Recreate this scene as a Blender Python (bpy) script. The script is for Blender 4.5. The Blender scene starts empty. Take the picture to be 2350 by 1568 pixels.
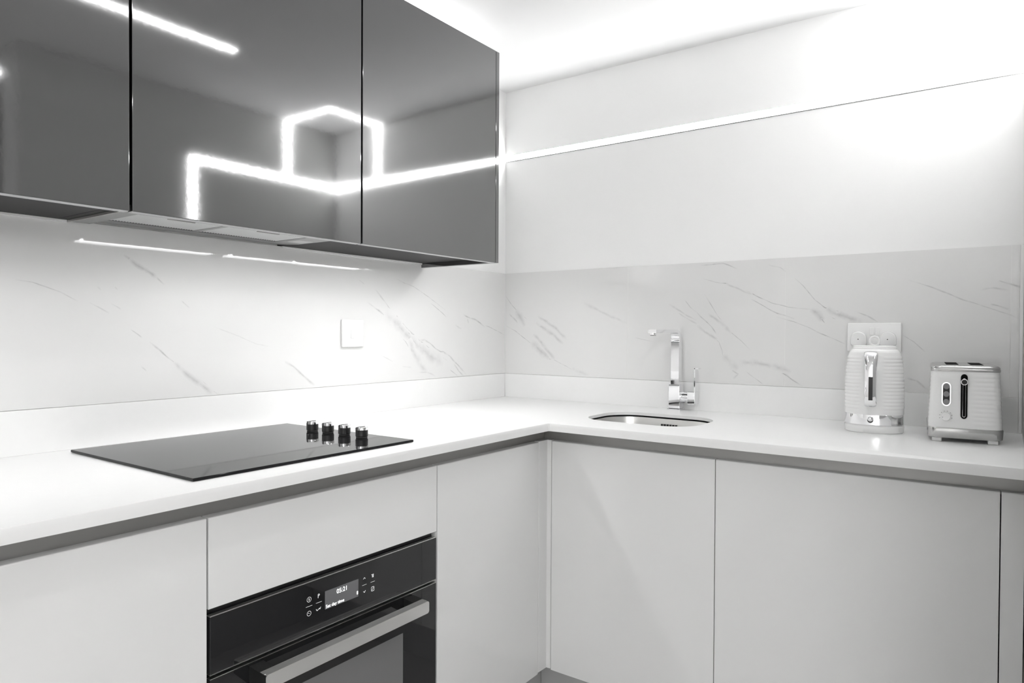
import bpy, bmesh, math, random
from mathutils import Vector, Matrix, noise

C = bpy.context.scene.collection
SC = bpy.context.scene
PI = math.pi

# ------------------------------------------------------------------ camera
# room corner at the origin; left wall is y = 0, right wall is x = 0, z up, metres
yw, pt, rl, F = 0.6227727, -0.0131856, 0.0050498, 1580.077
fw = Vector((math.cos(yw) * math.cos(pt), math.sin(yw) * math.cos(pt), math.sin(pt)))
rt = Vector((math.sin(yw), -math.cos(yw), 0.0))
up = rt.cross(fw)
rt2 = math.cos(rl) * rt + math.sin(rl) * up
up2 = -math.sin(rl) * rt + math.cos(rl) * up
cd = bpy.data.cameras.new('camera')
cam = bpy.data.objects.new('camera', cd)
C.objects.link(cam)
M = Matrix((rt2, up2, -fw)).transposed().to_4x4()
M.translation = Vector((-2.31571, -1.69974, 1.17656))
cam.matrix_world = M
cd.sensor_width = 36.0
cd.lens = 36.0 * F / 2350.0
cd.clip_start = 0.005
SC.camera = cam

# ------------------------------------------------------------------ world, exposure
WORLD = 0.05            # faint even ambient level; the room itself is closed
w = bpy.data.worlds.new('world')
SC.world = w
w.use_nodes = True
w.node_tree.nodes['Background'].inputs[0].default_value = (0.98, 0.99, 1, 1)
w.node_tree.nodes['Background'].inputs[1].default_value = WORLD
SC.view_settings.view_transform = 'Standard'
SC.view_settings.look = 'None'
SC.view_settings.gamma = 1.0
SC.view_settings.use_curve_mapping = False
SC.view_settings.exposure = 0.42
LED_RIGHT = 35.0       # light line in the right wall
LED_NEAR = 15.0        # light lines on the return wall and round its ceiling corner
LED_CEIL = 17.0        # straight light line in the ceiling
LED_UNDER = 31.5       # under the wall cabinets
LED_TOP = 36.0         # on top of the wall cabinets
FILL_PANEL = 12.0       # added fill panel behind the camera, no known lamp

# ------------------------------------------------------------------ helpers
ORG = {}
SCL = {}

def base_obj(o, label=None, cat=None, group=None, kind=None):
    if label: o['label'] = label
    if cat: o['category'] = cat
    if group: o['group'] = group
    if kind: o['kind'] = kind
    return o

def thing(name, label, cat, loc=(0, 0, 0), rotz=0.0, group=None, local=False):
    o = bpy.data.objects.new(name, None)
    o.empty_display_size = 0.05
    C.objects.link(o)
    o.location = loc
    o.rotation_euler = (0, 0, rotz)
    base_obj(o, label, cat, group)
    ORG[o] = Vector((0, 0, 0)) if local else Vector(loc)
    return o

def obj(name, bm, mat, parent=None, smooth=18, label=None):
    """link a bmesh as ONE mesh object; world-space verts unless the root is local"""
    if parent is not None:
        off = ORG[parent]
        k = SCL.get(parent)
        if k: bmesh.ops.scale(bm, verts=bm.verts, vec=k)
        if off.length > 0:
            bmesh.ops.translate(bm, verts=bm.verts, vec=-off)
    me = bpy.data.meshes.new(name)
    bmesh.ops.recalc_face_normals(bm, faces=bm.faces)
    bm.to_mesh(me)
    bm.free()
    for m in (mat if isinstance(mat, (list, tuple)) else [mat]):
        me.materials.append(m)
    if smooth:
        for p in me.polygons: p.use_smooth = True
        me.set_sharp_from_angle(angle=math.radians(smooth))
    o = bpy.data.objects.new(name, me)
    C.objects.link(o)
    if parent is not None:
        o.parent = parent
        ORG[o] = ORG[parent]
        if k: SCL[o] = k
    if label: o['label'] = label
    return o

def struct(name, bm, mat, smooth=0):
    o = obj(name, bm, mat, None, smooth)
    o['kind'] = 'structure'
    return o

def solo(name, bm, mat, label, cat, group=None, smooth=18):
    o = obj(name, bm, mat, None, smooth)
    return base_obj(o, label, cat, group)

def BM(): return bmesh.new()

def box(bm, x0, x1, y0, y1, z0, z1, bev=0.0, seg=2, mi=0):
    vs = bmesh.ops.create_cube(bm, size=1.0)['verts']
    for v in vs:
        v.co = Vector(((x0 + x1) / 2 + v.co.x * (x1 - x0), (y0 + y1) / 2 + v.co.y * (y1 - y0), (z0 + z1) / 2 + v.co.z * (z1 - z0)))
    fs = list({f for v in vs for f in v.link_faces})
    for f in fs: f.material_index = mi
    if bev > 0:
        es = list({e for v in vs for e in v.link_edges})
        bmesh.ops.bevel(bm, geom=es, offset=bev, segments=seg, profile=0.5, affect='EDGES', clamp_overlap=True)
    return bm

def prism(bm, pts, axis, a0, a1, mi=0):
    """extrude a closed 2-D outline along an axis (0,1,2); pts are the other two coordinates in order"""
    def mk(p, a):
        if axis == 0: return (a, p[0], p[1])
        if axis == 1: return (p[0], a, p[1])
        return (p[0], p[1], a)
    A = [bm.verts.new(mk(p, a0)) for p in pts]
    B = [bm.verts.new(mk(p, a1)) for p in pts]
    n = len(pts)
    fs = [bm.faces.new(A), bm.faces.new(B[::-1])]
    for i in range(n):
        fs.append(bm.faces.new((A[i], A[(i + 1) % n], B[(i + 1) % n], B[i])))
    for f in fs: f.material_index = mi
    return bm

def rrect(cx, cy, w_, h_, r, n=6):
    out = []
    for sx, sy, a0 in ((1, 1, 0), (-1, 1, 90), (-1, -1, 180), (1, -1, 270)):
        for k in range(n + 1):
            a = math.radians(a0 + 90 * k / n)
            out.append((cx + sx * (w_ / 2 - r) + r * math.cos(a), cy + sy * (h_ / 2 - r) + r * math.sin(a)))
    return out

def loft(bm, rings, cap0=True, cap1=True, mi=0):
    R = [[bm.verts.new(p) for p in ring] for ring in rings]
    n = len(R[0])
    for a, b in zip(R, R[1:]):
        for i in range(n):
            f = bm.faces.new((a[i], a[(i + 1) % n], b[(i + 1) % n], b[i]))
            f.material_index = mi
    if cap0: bm.faces.new(R[0][::-1]).material_index = mi
    if cap1: bm.faces.new(R[-1]).material_index = mi
    return bm

def lathe(bm, prof, cx=0, cy=0, n=40, axis='z'):
    rings = []
    for r, z in prof:
        ring = []
        for k in range(n):
            a = 2 * PI * k / n
            ring.append((cx + r * math.cos(a), cy + r * math.sin(a), z))
        rings.append(ring)
    return loft(bm, rings)

def disc_x(bm, x0, x1, cy, cz, r0, r1=None, n=32, sz=1.0):
    """short cylinder along x"""
    r1 = r0 if r1 is None else r1
    A = [(x0, cy + r0 * math.cos(2 * PI * k / n), cz + sz * r0 * math.sin(2 * PI * k / n)) for k in range(n)]
    B = [(x1, cy + r1 * math.cos(2 * PI * k / n), cz + sz * r1 * math.sin(2 * PI * k / n)) for k in range(n)]
    return loft(bm, [A, B])

def tube(bm, pts, r, n=10, closed=False):
    pts = [Vector(p) for p in pts]
    rings = []
    m = len(pts)
    prev = None
    for i, p in enumerate(pts):
        if closed: d = pts[(i + 1) % m] - pts[i - 1]
        else: d = pts[min(i + 1, m - 1)] - pts[max(i - 1, 0)]
        d.normalize()
        s = prev - d * prev.dot(d) if prev is not None else d.orthogonal()
        s.normalize(); prev = s
        t = d.cross(s)
        rr = r[i] if isinstance(r, (list, tuple)) else r
        rings.append([p + rr * (math.cos(2 * PI * k / n) * s + math.sin(2 * PI * k / n) * t) for k in range(n)])
    if closed: rings.append(rings[0])
    if closed:
        R = [[bm.verts.new(q) for q in ring] for ring in rings[:-1]]
        for i in range(m):
            a, b = R[i], R[(i + 1) % m]
            for k in range(n):
                bm.faces.new((a[k], a[(k + 1) % n], b[(k + 1) % n], b[k]))
        return bm
    return loft(bm, rings)

def bez(p0, p1, p2, n=8):
    p0, p1, p2 = Vector(p0), Vector(p1), Vector(p2)
    return [(1 - t) ** 2 * p0 + 2 * t * (1 - t) * p1 + t * t * p2 for t in [k / n for k in range(n + 1)]]

def text_bm(s, size, place, depth=0.0):
    """lettering as mesh; place maps (u, v, d) to a point"""
    cu = bpy.data.curves.new('lettering', 'FONT')
    cu.body = s
    cu.size = size
    cu.resolution_u = 3
    o = bpy.data.objects.new('lettering', cu)
    C.objects.link(o)
    dg = bpy.context.evaluated_depsgraph_get()
    me = bpy.data.meshes.new_from_object(o.evaluated_get(dg))
    bm = BM()
    bm.from_mesh(me)
    bpy.data.objects.remove(o)
    bpy.data.curves.remove(cu)
    bpy.data.meshes.remove(me)
    for v in bm.verts: v.co = place(v.co.x, v.co.y, depth)
    return bm

# ------------------------------------------------------------------ materials
def mat(name, col, rough=0.5, metal=0.0, spec=0.5, coat=0.0, coat_rough=0.03, emit=0.0, noise_amt=0.0, noise_scale=6.0, bump=0.0, bump_scale=200.0, rough_var=0.0, ior=1.5):
    m = bpy.data.materials.new(name)
    m.use_nodes = True
    nt = m.node_tree
    b = nt.nodes['Principled BSDF']
    b.inputs['Base Color'].default_value = (*col, 1)
    b.inputs['Roughness'].default_value = rough
    b.inputs['Metallic'].default_value = metal
    b.inputs['Specular IOR Level'].default_value = spec
    b.inputs['IOR'].default_value = ior
    b.inputs['Coat Weight'].default_value = coat
    b.inputs['Coat Roughness'].default_value = coat_rough
    if emit:
        b.inputs['Emission Color'].default_value = (1, 1, 1, 1)
        b.inputs['Emission Strength'].default_value = emit
    tc = nt.nodes.new('ShaderNodeTexCoord')
    if noise_amt or rough_var:
        n = nt.nodes.new('ShaderNodeTexNoise')
        n.inputs['Scale'].default_value = noise_scale
        n.inputs['Detail'].default_value = 4
        nt.links.new(tc.outputs['Object'], n.inputs['Vector'])
        if noise_amt:
            r = nt.nodes.new('ShaderNodeMapRange')
            r.inputs['To Min'].default_value = 1 - noise_amt
            r.inputs['To Max'].default_value = 1 + noise_amt
            nt.links.new(n.outputs['Fac'], r.inputs['Value'])
            v = nt.nodes.new('ShaderNodeVectorMath'); v.operation = 'SCALE'
            v.inputs[0].default_value = col
            nt.links.new(r.outputs[0], v.inputs['Scale'])
            nt.links.new(v.outputs[0], b.inputs['Base Color'])
        if rough_var:
            r = nt.nodes.new('ShaderNodeMapRange')
            r.inputs['To Min'].default_value = max(rough - rough_var, 0)
            r.inputs['To Max'].default_value = rough + rough_var
            nt.links.new(n.outputs['Fac'], r.inputs['Value'])
            nt.links.new(r.outputs[0], b.inputs['Roughness'])
    if bump:
        n = nt.nodes.new('ShaderNodeTexNoise')
        n.inputs['Scale'].default_value = bump_scale
        n.inputs['Detail'].default_value = 3
        nt.links.new(tc.outputs['Object'], n.inputs['Vector'])
        bp = nt.nodes.new('ShaderNodeBump')
        bp.inputs['Strength'].default_value = bump
        bp.inputs['Distance'].default_value = 0.001
        nt.links.new(n.outputs['Fac'], bp.inputs['Height'])
        nt.links.new(bp.outputs[0], b.inputs['Normal'])
    return m

M_WALL = mat('wall_paint', (.89, .89, .885), .75, spec=.3, noise_amt=.01, noise_scale=3)
M_WALLN = mat('darkened_wall_paint', (.54, .54, .535), .7, spec=.3, noise_amt=.01)  # wall paint darkened in colour to dim its mirror image in the cabinet doors
M_SATIN = mat('satin_chrome', (.52, .52, .515), .2, metal=1.0, noise_amt=.01)
M_CEIL = mat('ceiling_paint', (.82, .82, .82), .8, spec=.2, noise_amt=.01)
M_FLOOR = mat('pale_floor', (.55, .54, .53), .3, noise_amt=.05, noise_scale=4)
M_WORK = mat('white_quartz', (.86, .86, .855), .28, spec=.45, noise_amt=.012, noise_scale=60)
M_DOOR = mat('white_gloss_lacquer', (.80, .80, .795), .12, spec=.5, noise_amt=.004)
M_CARC = mat('white_carcass', (.78, .78, .78), .5, noise_amt=.01)
M_GREY = mat('anthracite_gloss_lacquer', (.010, .010, .011), .062, noise_amt=.01, bump=.022, bump_scale=95, ior=2.75)
M_GREYU = mat('anthracite_carcass', (.026, .0255, .026), .5, spec=.2, noise_amt=.02)
M_EDGE = mat('pale_edge_band', (.55, .55, .56), .3, noise_amt=.02)
M_ALU = mat('brushed_aluminium_channel', (.40, .395, .385), .42, metal=.75, noise_amt=.03, noise_scale=20)
M_PLINTH = mat('grey_plinth', (.5, .5, .5), .35, metal=.3, noise_amt=.03)
M_STEEL = mat('brushed_steel', (.74, .735, .72), .30, metal=1.0, rough_var=.05, noise_scale=30)
M_HOODS = mat('hood_steel', (.36, .365, .365), .38, metal=.6, noise_amt=.02)
M_CHROME = mat('chrome', (.86, .86, .87), .04, metal=1.0, noise_amt=.005)
M_BLACKGLASS = mat('black_glass', (.012, .012, .013), .03, spec=.6, noise_amt=.05)
M_HOB = mat('hob_black_glass', (.012, .012, .0125), .04, spec=.5, noise_amt=.05, ior=1.24)
M_BLACK = mat('black_plastic', (.012, .012, .012), .35, noise_amt=.1)
M_DARK = mat('dark_gap', (.02, .02, .02), .6, noise_amt=.05)
M_PLAS = mat('white_plastic', (.90, .90, .895), .22, spec=.5, noise_amt=.004)
M_PLASG = mat('pale_grey_plastic', (.62, .62, .615), .3, noise_amt=.01)
M_MARK = mat('glowing_white_marks', (.75, .75, .75), .4, emit=.35, noise_amt=.01)  # white marks given a weak glow of their own
M_MARKD = mat('printed_dark', (.10, .10, .10), .5, noise_amt=.05)
M_LIT = mat('lit_digits', (.9, .9, .9), .4, emit=1.3, noise_amt=.01)
M_SCREEN = mat('display_screen', (.10, .10, .105), .10, noise_amt=.03, emit=.035)
M_GROUT = mat('pale_grout', (.79, .79, .78), .6, noise_amt=.02)
def led(n, e): return mat(n, (.9, .9, .9), .5, emit=e, noise_amt=.005)
M_LED = led('led_diffuser', LED_RIGHT)
M_LEDN = led('led_diffuser_return_wall', LED_NEAR)
M_LEDC = led('led_diffuser_ceiling', LED_CEIL)
M_LEDT = led('led_diffuser_cabinet_top', LED_TOP)
M_LEDU = mat('under_cabinet_led_diffuser', (.9, .9, .9), .5, emit=LED_UNDER, noise_amt=.005)
M_PANEL = mat('fill_panel_diffuser', (.9, .9, .9), .5, emit=FILL_PANEL, noise_amt=.005)

def filter_material():
    m = mat('grease_filter_mesh', (.70, .71, .71), .35, metal=.45)
    nt = m.node_tree; b = nt.nodes['Principled BSDF']
    tc = nt.nodes.new('ShaderNodeTexCoord')
    ch = nt.nodes.new('ShaderNodeTexChecker'); ch.inputs['Scale'].default_value = 300
    ch.inputs[1].default_value = (.75, .76, .76, 1); ch.inputs[2].default_value = (.60, .61, .61, 1)
    nt.links.new(tc.outputs['Object'], ch.inputs['Vector'])
    nt.links.new(ch.outputs['Color'], b.inputs['Base Color'])
    return m
M_HSLOPE = mat('hood_rear_steel', (.24, .243, .245), .4, metal=.6, noise_amt=.02)
M_HANDLE = mat('satin_aluminium', (.80, .795, .78), .38, metal=.85, noise_amt=.01)
M_LIP = mat('grey_led_profile', (.22, .22, .22), .5, noise_amt=.02)
M_MATT = mat('matt_black', (.008, .008, .008), .8, spec=.05, noise_amt=.05)
M_FILTER = filter_material()

TILE = (.77, .768, .762)
def marble_material(name, vein):
    """glossy pale marble; the vein version darkens by the strength stored on the vein ribbons, broken up by noise"""
    m = bpy.data.materials.new(name); m.use_nodes = True
    nt = m.node_tree; b = nt.nodes['Principled BSDF']
    b.inputs['Roughness'].default_value = .04
    b.inputs['Specular IOR Level'].default_value = .62
    tc = nt.nodes.new('ShaderNodeTexCoord')
    n = nt.nodes.new('ShaderNodeTexNoise'); n.inputs['Scale'].default_value = 2.2; n.inputs['Detail'].default_value = 6
    nt.links.new(tc.outputs['Object'], n.inputs['Vector'])
    r = nt.nodes.new('ShaderNodeMapRange'); r.inputs['From Min'].default_value = .3; r.inputs['From Max'].default_value = .7
    r.inputs['To Min'].default_value = .97; r.inputs['To Max'].default_value = 1.02
    nt.links.new(n.outputs['Fac'], r.inputs['Value'])
    v = nt.nodes.new('ShaderNodeVectorMath'); v.operation = 'SCALE'; v.inputs[0].default_value = TILE
    nt.links.new(r.outputs[0], v.inputs['Scale'])
    if not vein:
        nt.links.new(v.outputs[0], b.inputs['Base Color'])
        return m
    uv = nt.nodes.new('ShaderNodeAttribute'); uv.attribute_name = 'vein'
    sep = nt.nodes.new('ShaderNodeSeparateXYZ'); nt.links.new(uv.outputs['Vector'], sep.inputs[0])
    n2 = nt.nodes.new('ShaderNodeTexNoise'); n2.inputs['Scale'].default_value = 45; n2.inputs['Detail'].default_value = 5
    nt.links.new(tc.outputs['Object'], n2.inputs['Vector'])
    r2 = nt.nodes.new('ShaderNodeMapRange'); r2.inputs['From Min'].default_value = .22; r2.inputs['From Max'].default_value = .62
    nt.links.new(n2.outputs['Fac'], r2.inputs['Value'])
    ab = nt.nodes.new('ShaderNodeMath'); ab.operation = 'ABSOLUTE'; nt.links.new(sep.outputs['X'], ab.inputs[0])
    inv = nt.nodes.new('ShaderNodeMath'); inv.operation = 'SUBTRACT'; inv.inputs[0].default_value = 1.0; nt.links.new(ab.outputs[0], inv.inputs[1])
    pw = nt.nodes.new('ShaderNodeMath'); pw.operation = 'POWER'; pw.inputs[1].default_value = 1.4; nt.links.new(inv.outputs[0], pw.inputs[0])
    m1 = nt.nodes.new('ShaderNodeMath'); m1.operation = 'MULTIPLY'; nt.links.new(pw.outputs[0], m1.inputs[0]); nt.links.new(sep.outputs['Y'], m1.inputs[1])
    m2 = nt.nodes.new('ShaderNodeMath'); m2.operation = 'MULTIPLY'; nt.links.new(m1.outputs[0], m2.inputs[0]); nt.links.new(r2.outputs[0], m2.inputs[1])
    mx = nt.nodes.new('ShaderNodeMix'); mx.data_type = 'RGBA'
    nt.links.new(m2.outputs[0], mx.inputs['Factor'])
    nt.links.new(v.outputs[0], mx.inputs['A'])
    mx.inputs['B'].default_value = (.24, .24, .245, 1)
    nt.links.new(mx.outputs['Result'], b.inputs['Base Color'])
    return m
M_TILE = marble_material('marble_tile', False)
M_VEIN = marble_material('marble_tile_veined', True)

def glass_material():
    m = bpy.data.materials.new('oven_window_glass'); m.use_nodes = True
    b = m.node_tree.nodes['Principled BSDF']
    b.inputs['Base Color'].default_value = (.17, .17, .17, 1)  # grey lifted to stand for a bright reflection in the glass
    b.inputs['Roughness'].default_value = .06
    b.inputs['IOR'].default_value = 1.8
    return m
M_WINDOW = glass_material()
# ------------------------------------------------------------------ marble vein courses (wall coordinate, height) with width and strength
VEINS_LEFT = [
 (0.007,0.35,[(-0.8,1.343),(-0.777,1.332)]),
 (0.008,0.5,[(-0.729,1.315),(-0.692,1.281),(-0.653,1.243),(-0.61,1.213),(-0.569,1.18),(-0.523,1.147),(-0.475,1.121),(-0.426,1.096),(-0.369,1.071)]),
 (0.008,0.45,[(-0.765,1.275),(-0.712,1.246),(-0.67,1.216),(-0.627,1.183),(-0.587,1.141),(-0.555,1.105),(-0.55,1.076)]),
 (0.05,0.22,[(-0.687,1.241),(-0.627,1.201),(-0.574,1.16),(-0.537,1.134),(-0.465,1.09),(-0.39,1.058)]),
 (0.04,0.2,[(-0.574,1.151),(-0.546,1.102),(-0.508,1.052),(-0.475,1.034)]),
 (0.005,0.4,[(-0.634,1.358),(-0.593,1.345),(-0.547,1.336),(-0.509,1.319),(-0.466,1.3),(-0.376,1.256)]),
 (0.005,0.5,[(-0.461,1.28),(-0.416,1.258),(-0.373,1.232)]),
 (0.01,0.5,[(-0.275,1.244),(-0.235,1.231),(-0.201,1.225),(-0.172,1.214),(-0.142,1.198)]),
 (0.005,0.5,[(-0.137,1.204),(-0.076,1.188),(-0.006,1.165)]),
 (0.006,0.5,[(-0.252,1.231),(-0.244,1.21)]),
 (0.01,0.2,[(-0.323,1.205),(-0.285,1.19)]),
 (0.01,0.45,[(-0.518,1.147),(-0.494,1.149),(-0.465,1.137),(-0.431,1.113),(-0.406,1.104),(-0.39,1.106),(-0.349,1.081),(-0.311,1.055),(-0.256,1.011)]),
 (0.005,0.5,[(-0.354,1.036),(-0.306,1.01)]),
 (0.01,0.35,[(-0.333,1.059),(-0.3,1.027),(-0.273,1.009)]),
 (0.006,0.25,[(-0.704,1.098),(-0.649,1.075)]),
 (0.008,0.22,[(-0.605,1.057),(-0.559,1.052)]),
 (0.01,0.25,[(-0.522,1.033),(-0.479,1.034),(-0.435,1.014)]),
 (0.005,0.6,[(-0.578,1.176),(-0.565,1.167)]),
 (0.004,0.6,[(-0.562,1.122),(-0.555,1.104)]),
 (0.01,0.7,[(-1.528,1.355),(-1.504,1.342),(-1.481,1.327),(-1.457,1.313),(-1.432,1.291)]),
 (0.018,0.3,[(-1.516,1.347),(-1.481,1.325),(-1.451,1.305)]),
 (0.005,0.35,[(-1.748,1.283),(-1.717,1.279),(-1.693,1.272),(-1.662,1.26),(-1.627,1.242)]),
 (0.005,0.3,[(-1.604,1.24),(-1.582,1.229),(-1.561,1.216)]),
 (0.006,0.3,[(-1.557,1.239),(-1.534,1.225)]),
 (0.005,0.4,[(-1.513,1.179),(-1.487,1.159)]),
 (0.006,0.5,[(-1.469,1.149),(-1.445,1.13),(-1.422,1.108),(-1.396,1.088),(-1.369,1.069),(-1.341,1.051),(-1.316,1.029),(-1.29,1.01)]),
 (0.022,0.3,[(-1.409,1.097),(-1.372,1.065),(-1.337,1.037),(-1.308,1.011)]),
 (0.006,0.22,[(-1.301,1.187),(-1.256,1.172),(-1.218,1.158),(-1.174,1.14),(-1.136,1.135)]),
 (0.014,0.35,[(-1.08,1.09),(-1.049,1.07),(-1.007,1.037),(-0.974,1.012)]),
 (0.006,0.25,[(-1.389,1.252),(-1.367,1.235)]),
 (0.005,0.2,[(-1.588,1.277),(-1.579,1.268)]),
 (0.005,0.2,[(-1.549,1.279),(-1.542,1.272)]),
 (0.007,0.2,[(-1.489,1.09),(-1.476,1.077)]),
]
VEINS_RIGHT = [
 (0.004,0.55,[(-0.003,1.331),(-0.039,1.288),(-0.072,1.261),(-0.114,1.23)]),
 (0.035,0.22,[(-0.058,1.269),(-0.082,1.238),(-0.105,1.204)]),
 (0.004,0.5,[(-0.007,1.204),(-0.059,1.181),(-0.11,1.149),(-0.16,1.114),(-0.205,1.074),(-0.249,1.067),(-0.292,1.05),(-0.326,1.034),(-0.371,1.009)]),
 (0.04,0.25,[(-0.133,1.136),(-0.178,1.103),(-0.223,1.074)]),
 (0.012,0.3,[(-0.025,1.254),(-0.049,1.238),(-0.068,1.215)]),
 (0.022,0.25,[(-0.168,1.241),(-0.213,1.218),(-0.257,1.189),(-0.304,1.149)]),
 (0.025,0.22,[(-0.16,1.218),(-0.204,1.189),(-0.239,1.17),(-0.287,1.132)]),
 (0.022,0.25,[(-0.146,1.17),(-0.187,1.137),(-0.214,1.104),(-0.249,1.071)]),
 (0.018,0.15,[(-0.378,1.292),(-0.446,1.259),(-0.562,1.213)]),
 (0.005,0.25,[(-0.593,1.16),(-0.633,1.152),(-0.669,1.145)]),
 (0.022,0.14,[(-0.326,1.037),(-0.359,1.024),(-0.404,1.011)]),
 (0.01,0.3,[(-0.725,1.279),(-0.76,1.258),(-0.794,1.238),(-0.827,1.224)]),
 (0.004,0.45,[(-0.783,1.294),(-0.804,1.267),(-0.827,1.248)]),
 (0.008,0.3,[(-0.76,1.248),(-0.797,1.225),(-0.828,1.209)]),
 (0.007,0.4,[(-0.841,1.411),(-0.918,1.414),(-0.965,1.394)]),
 (0.005,0.5,[(-0.848,1.365),(-0.89,1.352),(-0.933,1.345),(-0.971,1.325),(-1.007,1.313),(-1.044,1.293),(-1.079,1.277),(-1.131,1.262),(-1.198,1.254)]),
 (0.01,0.25,[(-0.928,1.343),(-0.985,1.318),(-1.017,1.308)]),
 (0.006,0.5,[(-1.014,1.29),(-1.062,1.261),(-1.097,1.242),(-1.127,1.233),(-1.149,1.224)]),
 (0.005,0.5,[(-1.093,1.231),(-1.149,1.215),(-1.191,1.197),(-1.248,1.169),(-1.304,1.144)]),
 (0.005,0.6,[(-1.147,1.355),(-1.173,1.33),(-1.21,1.283),(-1.239,1.26),(-1.275,1.247),(-1.31,1.231),(-1.349,1.216)]),
 (0.03,0.28,[(-1.198,1.254),(-1.215,1.241),(-1.236,1.219)]),
 (0.032,0.3,[(-1.243,1.256),(-1.275,1.236),(-1.31,1.225),(-1.345,1.214)]),
 (0.005,0.7,[(-1.229,1.226),(-1.234,1.217),(-1.239,1.211)]),
 (0.005,0.5,[(-1.259,1.228),(-1.271,1.223)]),
 (0.006,0.55,[(-0.827,1.25),(-0.857,1.221),(-0.882,1.197),(-0.896,1.176)]),
 (0.004,0.45,[(-0.854,1.312),(-0.881,1.269),(-0.905,1.231),(-0.949,1.179),(-0.982,1.151),(-1.012,1.121)]),
 (0.018,0.22,[(-0.867,1.245),(-0.906,1.216),(-0.949,1.179)]),
 (0.004,0.65,[(-0.828,1.198),(-0.867,1.178),(-0.906,1.148),(-0.918,1.117),(-0.92,1.098)]),
 (0.02,0.25,[(-0.828,1.202),(-0.872,1.174),(-0.901,1.155)]),
 (0.04,0.18,[(-0.921,1.103),(-0.945,1.08),(-0.973,1.058)]),
 (0.006,0.6,[(-0.973,1.081),(-1.019,1.073),(-1.059,1.072),(-1.09,1.06),(-1.129,1.041),(-1.176,1.01)]),
 (0.03,0.22,[(-0.973,1.076),(-1.032,1.083),(-1.09,1.071),(-1.142,1.055)]),
 (0.006,0.45,[(-1.001,1.049),(-1.024,1.032),(-1.055,1.009)]),
 (0.01,0.35,[(-0.952,1.055),(-0.973,1.041),(-0.956,1.024)]),
 (0.005,0.25,[(-1.065,1.402),(-1.104,1.391),(-1.122,1.376)]),
 (0.005,0.45,[(-1.452,1.175),(-1.481,1.155),(-1.509,1.125)]),
 (0.012,0.45,[(-1.465,1.05),(-1.489,1.041),(-1.514,1.02)]),
 (0.006,0.35,[(-1.465,1.336),(-1.507,1.318),(-1.559,1.296),(-1.602,1.274),(-1.66,1.251),(-1.726,1.222)]),
 (0.009,0.5,[(-1.681,1.325),(-1.709,1.315),(-1.734,1.305)]),
 (0.01,0.35,[(-1.64,1.302),(-1.669,1.305),(-1.703,1.3)]),
 (0.009,0.4,[(-1.663,1.261),(-1.704,1.247)]),
 (0.008,0.35,[(-1.33,1.244),(-1.36,1.231),(-1.387,1.214)]),
]
# ------------------------------------------------------------------ measures
ZW, ZWB = .91, .8866          # worktop top / underside
WD = .6081                    # worktop depth
DL, DR = .5625, .5439         # door faces: left run (y), right run (x)
ZD, ZB = .8468, .1442         # door top / bottom
ZT0, ZT1 = 1.0071, 1.4205     # splashback tiles
ZL0, ZL1 = 1.8844, 1.9075     # light line
CEIL = 2.17
NEAR = -1.737                 # return wall face
WC = .3355                    # wall-cabinet front
ZC0, ZC1, ZP = 1.4052, 2.0955, 1.421
G = .0012                     # half gap between fronts

# ------------------------------------------------------------------ the setting
struct('floor', box(BM(), -5.2, .2, -4.2, .2, -.05, 0), M_FLOOR)
struct('ceiling', box(BM(), -5.2, .2, -4.2, .2, CEIL, CEIL + .06), M_CEIL)
struct('wall_left', box(BM(), -5.2, .2, 0, .12, 0, CEIL), M_WALL)
# right wall with the slot of the light line left open
b = box(BM(), 0, .12, -1.9, 0, 0, ZL0 - .003)
box(b, 0, .12, -1.9, 0, ZL1, CEIL)
box(b, .012, .12, -1.9, 0, ZL0 - .003, ZL1)
struct('wall_right', b, M_WALL)
struct('wall_near', box(BM(), -1.38, 0, NEAR - .15, NEAR, 0, CEIL), M_WALLN)
struct('wall_rear', box(BM(), -5.2, .2, -4.2, -4.1, 0, CEIL), M_WALL)
struct('wall_far', box(BM(), -5.2, -5.1, -4.1, 0, 0, CEIL), M_WALL)
struct('wall_side', box(BM(), -1.5, -1.38, -4.1, NEAR - .15 - .9, 0, CEIL), M_WALL)

# ------------------------------------------------------------------ light lines
b = box(BM(), .0015, .0125, NEAR, -.0015, ZL0, ZL1)
t = thing('led_strip', 'long recessed light strip running along the upper right wall', 'light strip', (0, -.85, ZL0))
obj('diffuser', b, M_LED, t, 0)
obj('trim_lip', box(BM(), -.0022, .0125, NEAR + .0006, -.0015, ZL0 - .0028, ZL0), M_LIP, t, 0)
b = box(BM(), -.767, -.0005, NEAR + .0006, NEAR + .004, ZL0, ZL1)
box(b, -.767, -.744, NEAR + .0006, NEAR + .004, 1.62, ZL0)
solo('led_strip', b, M_LEDN, 'angled light strip on the near return wall, seen mirrored in the dark cabinet doors', 'light strip', smooth=0)
b = box(BM(), -.004, -.0006, -1.443, -1.42, ZL1, CEIL - .0045)
box(b, -.30, -.0006, -1.443, -1.42, CEIL - .004, CEIL - .0006)
box(b, -.30, -.277, NEAR + .0045, -1.443, CEIL - .004, CEIL - .0006)
box(b, -.30, -.277, NEAR + .0006, NEAR + .004, ZL1, CEIL - .0045)
solo('led_strip', b, M_LEDN, 'looped light strip climbing the right wall and turning across the ceiling corner', 'light strip', smooth=0)
solo('led_strip', box(BM(), -2.6, -.90, -1.215, -1.192, CEIL - .004, CEIL - .0006), M_LEDC, 'straight light strip in the ceiling, mirrored as the upper streak in the dark doors', 'light strip', smooth=0)
solo('led_strip', box(BM(), -2.9, -1.25, -2.15, -2.12, CEIL - .004, CEIL - .0006), M_LEDC, 'ceiling light strip beyond the return wall, mirrored at the left edge of the dark doors', 'light strip', smooth=0)
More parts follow.
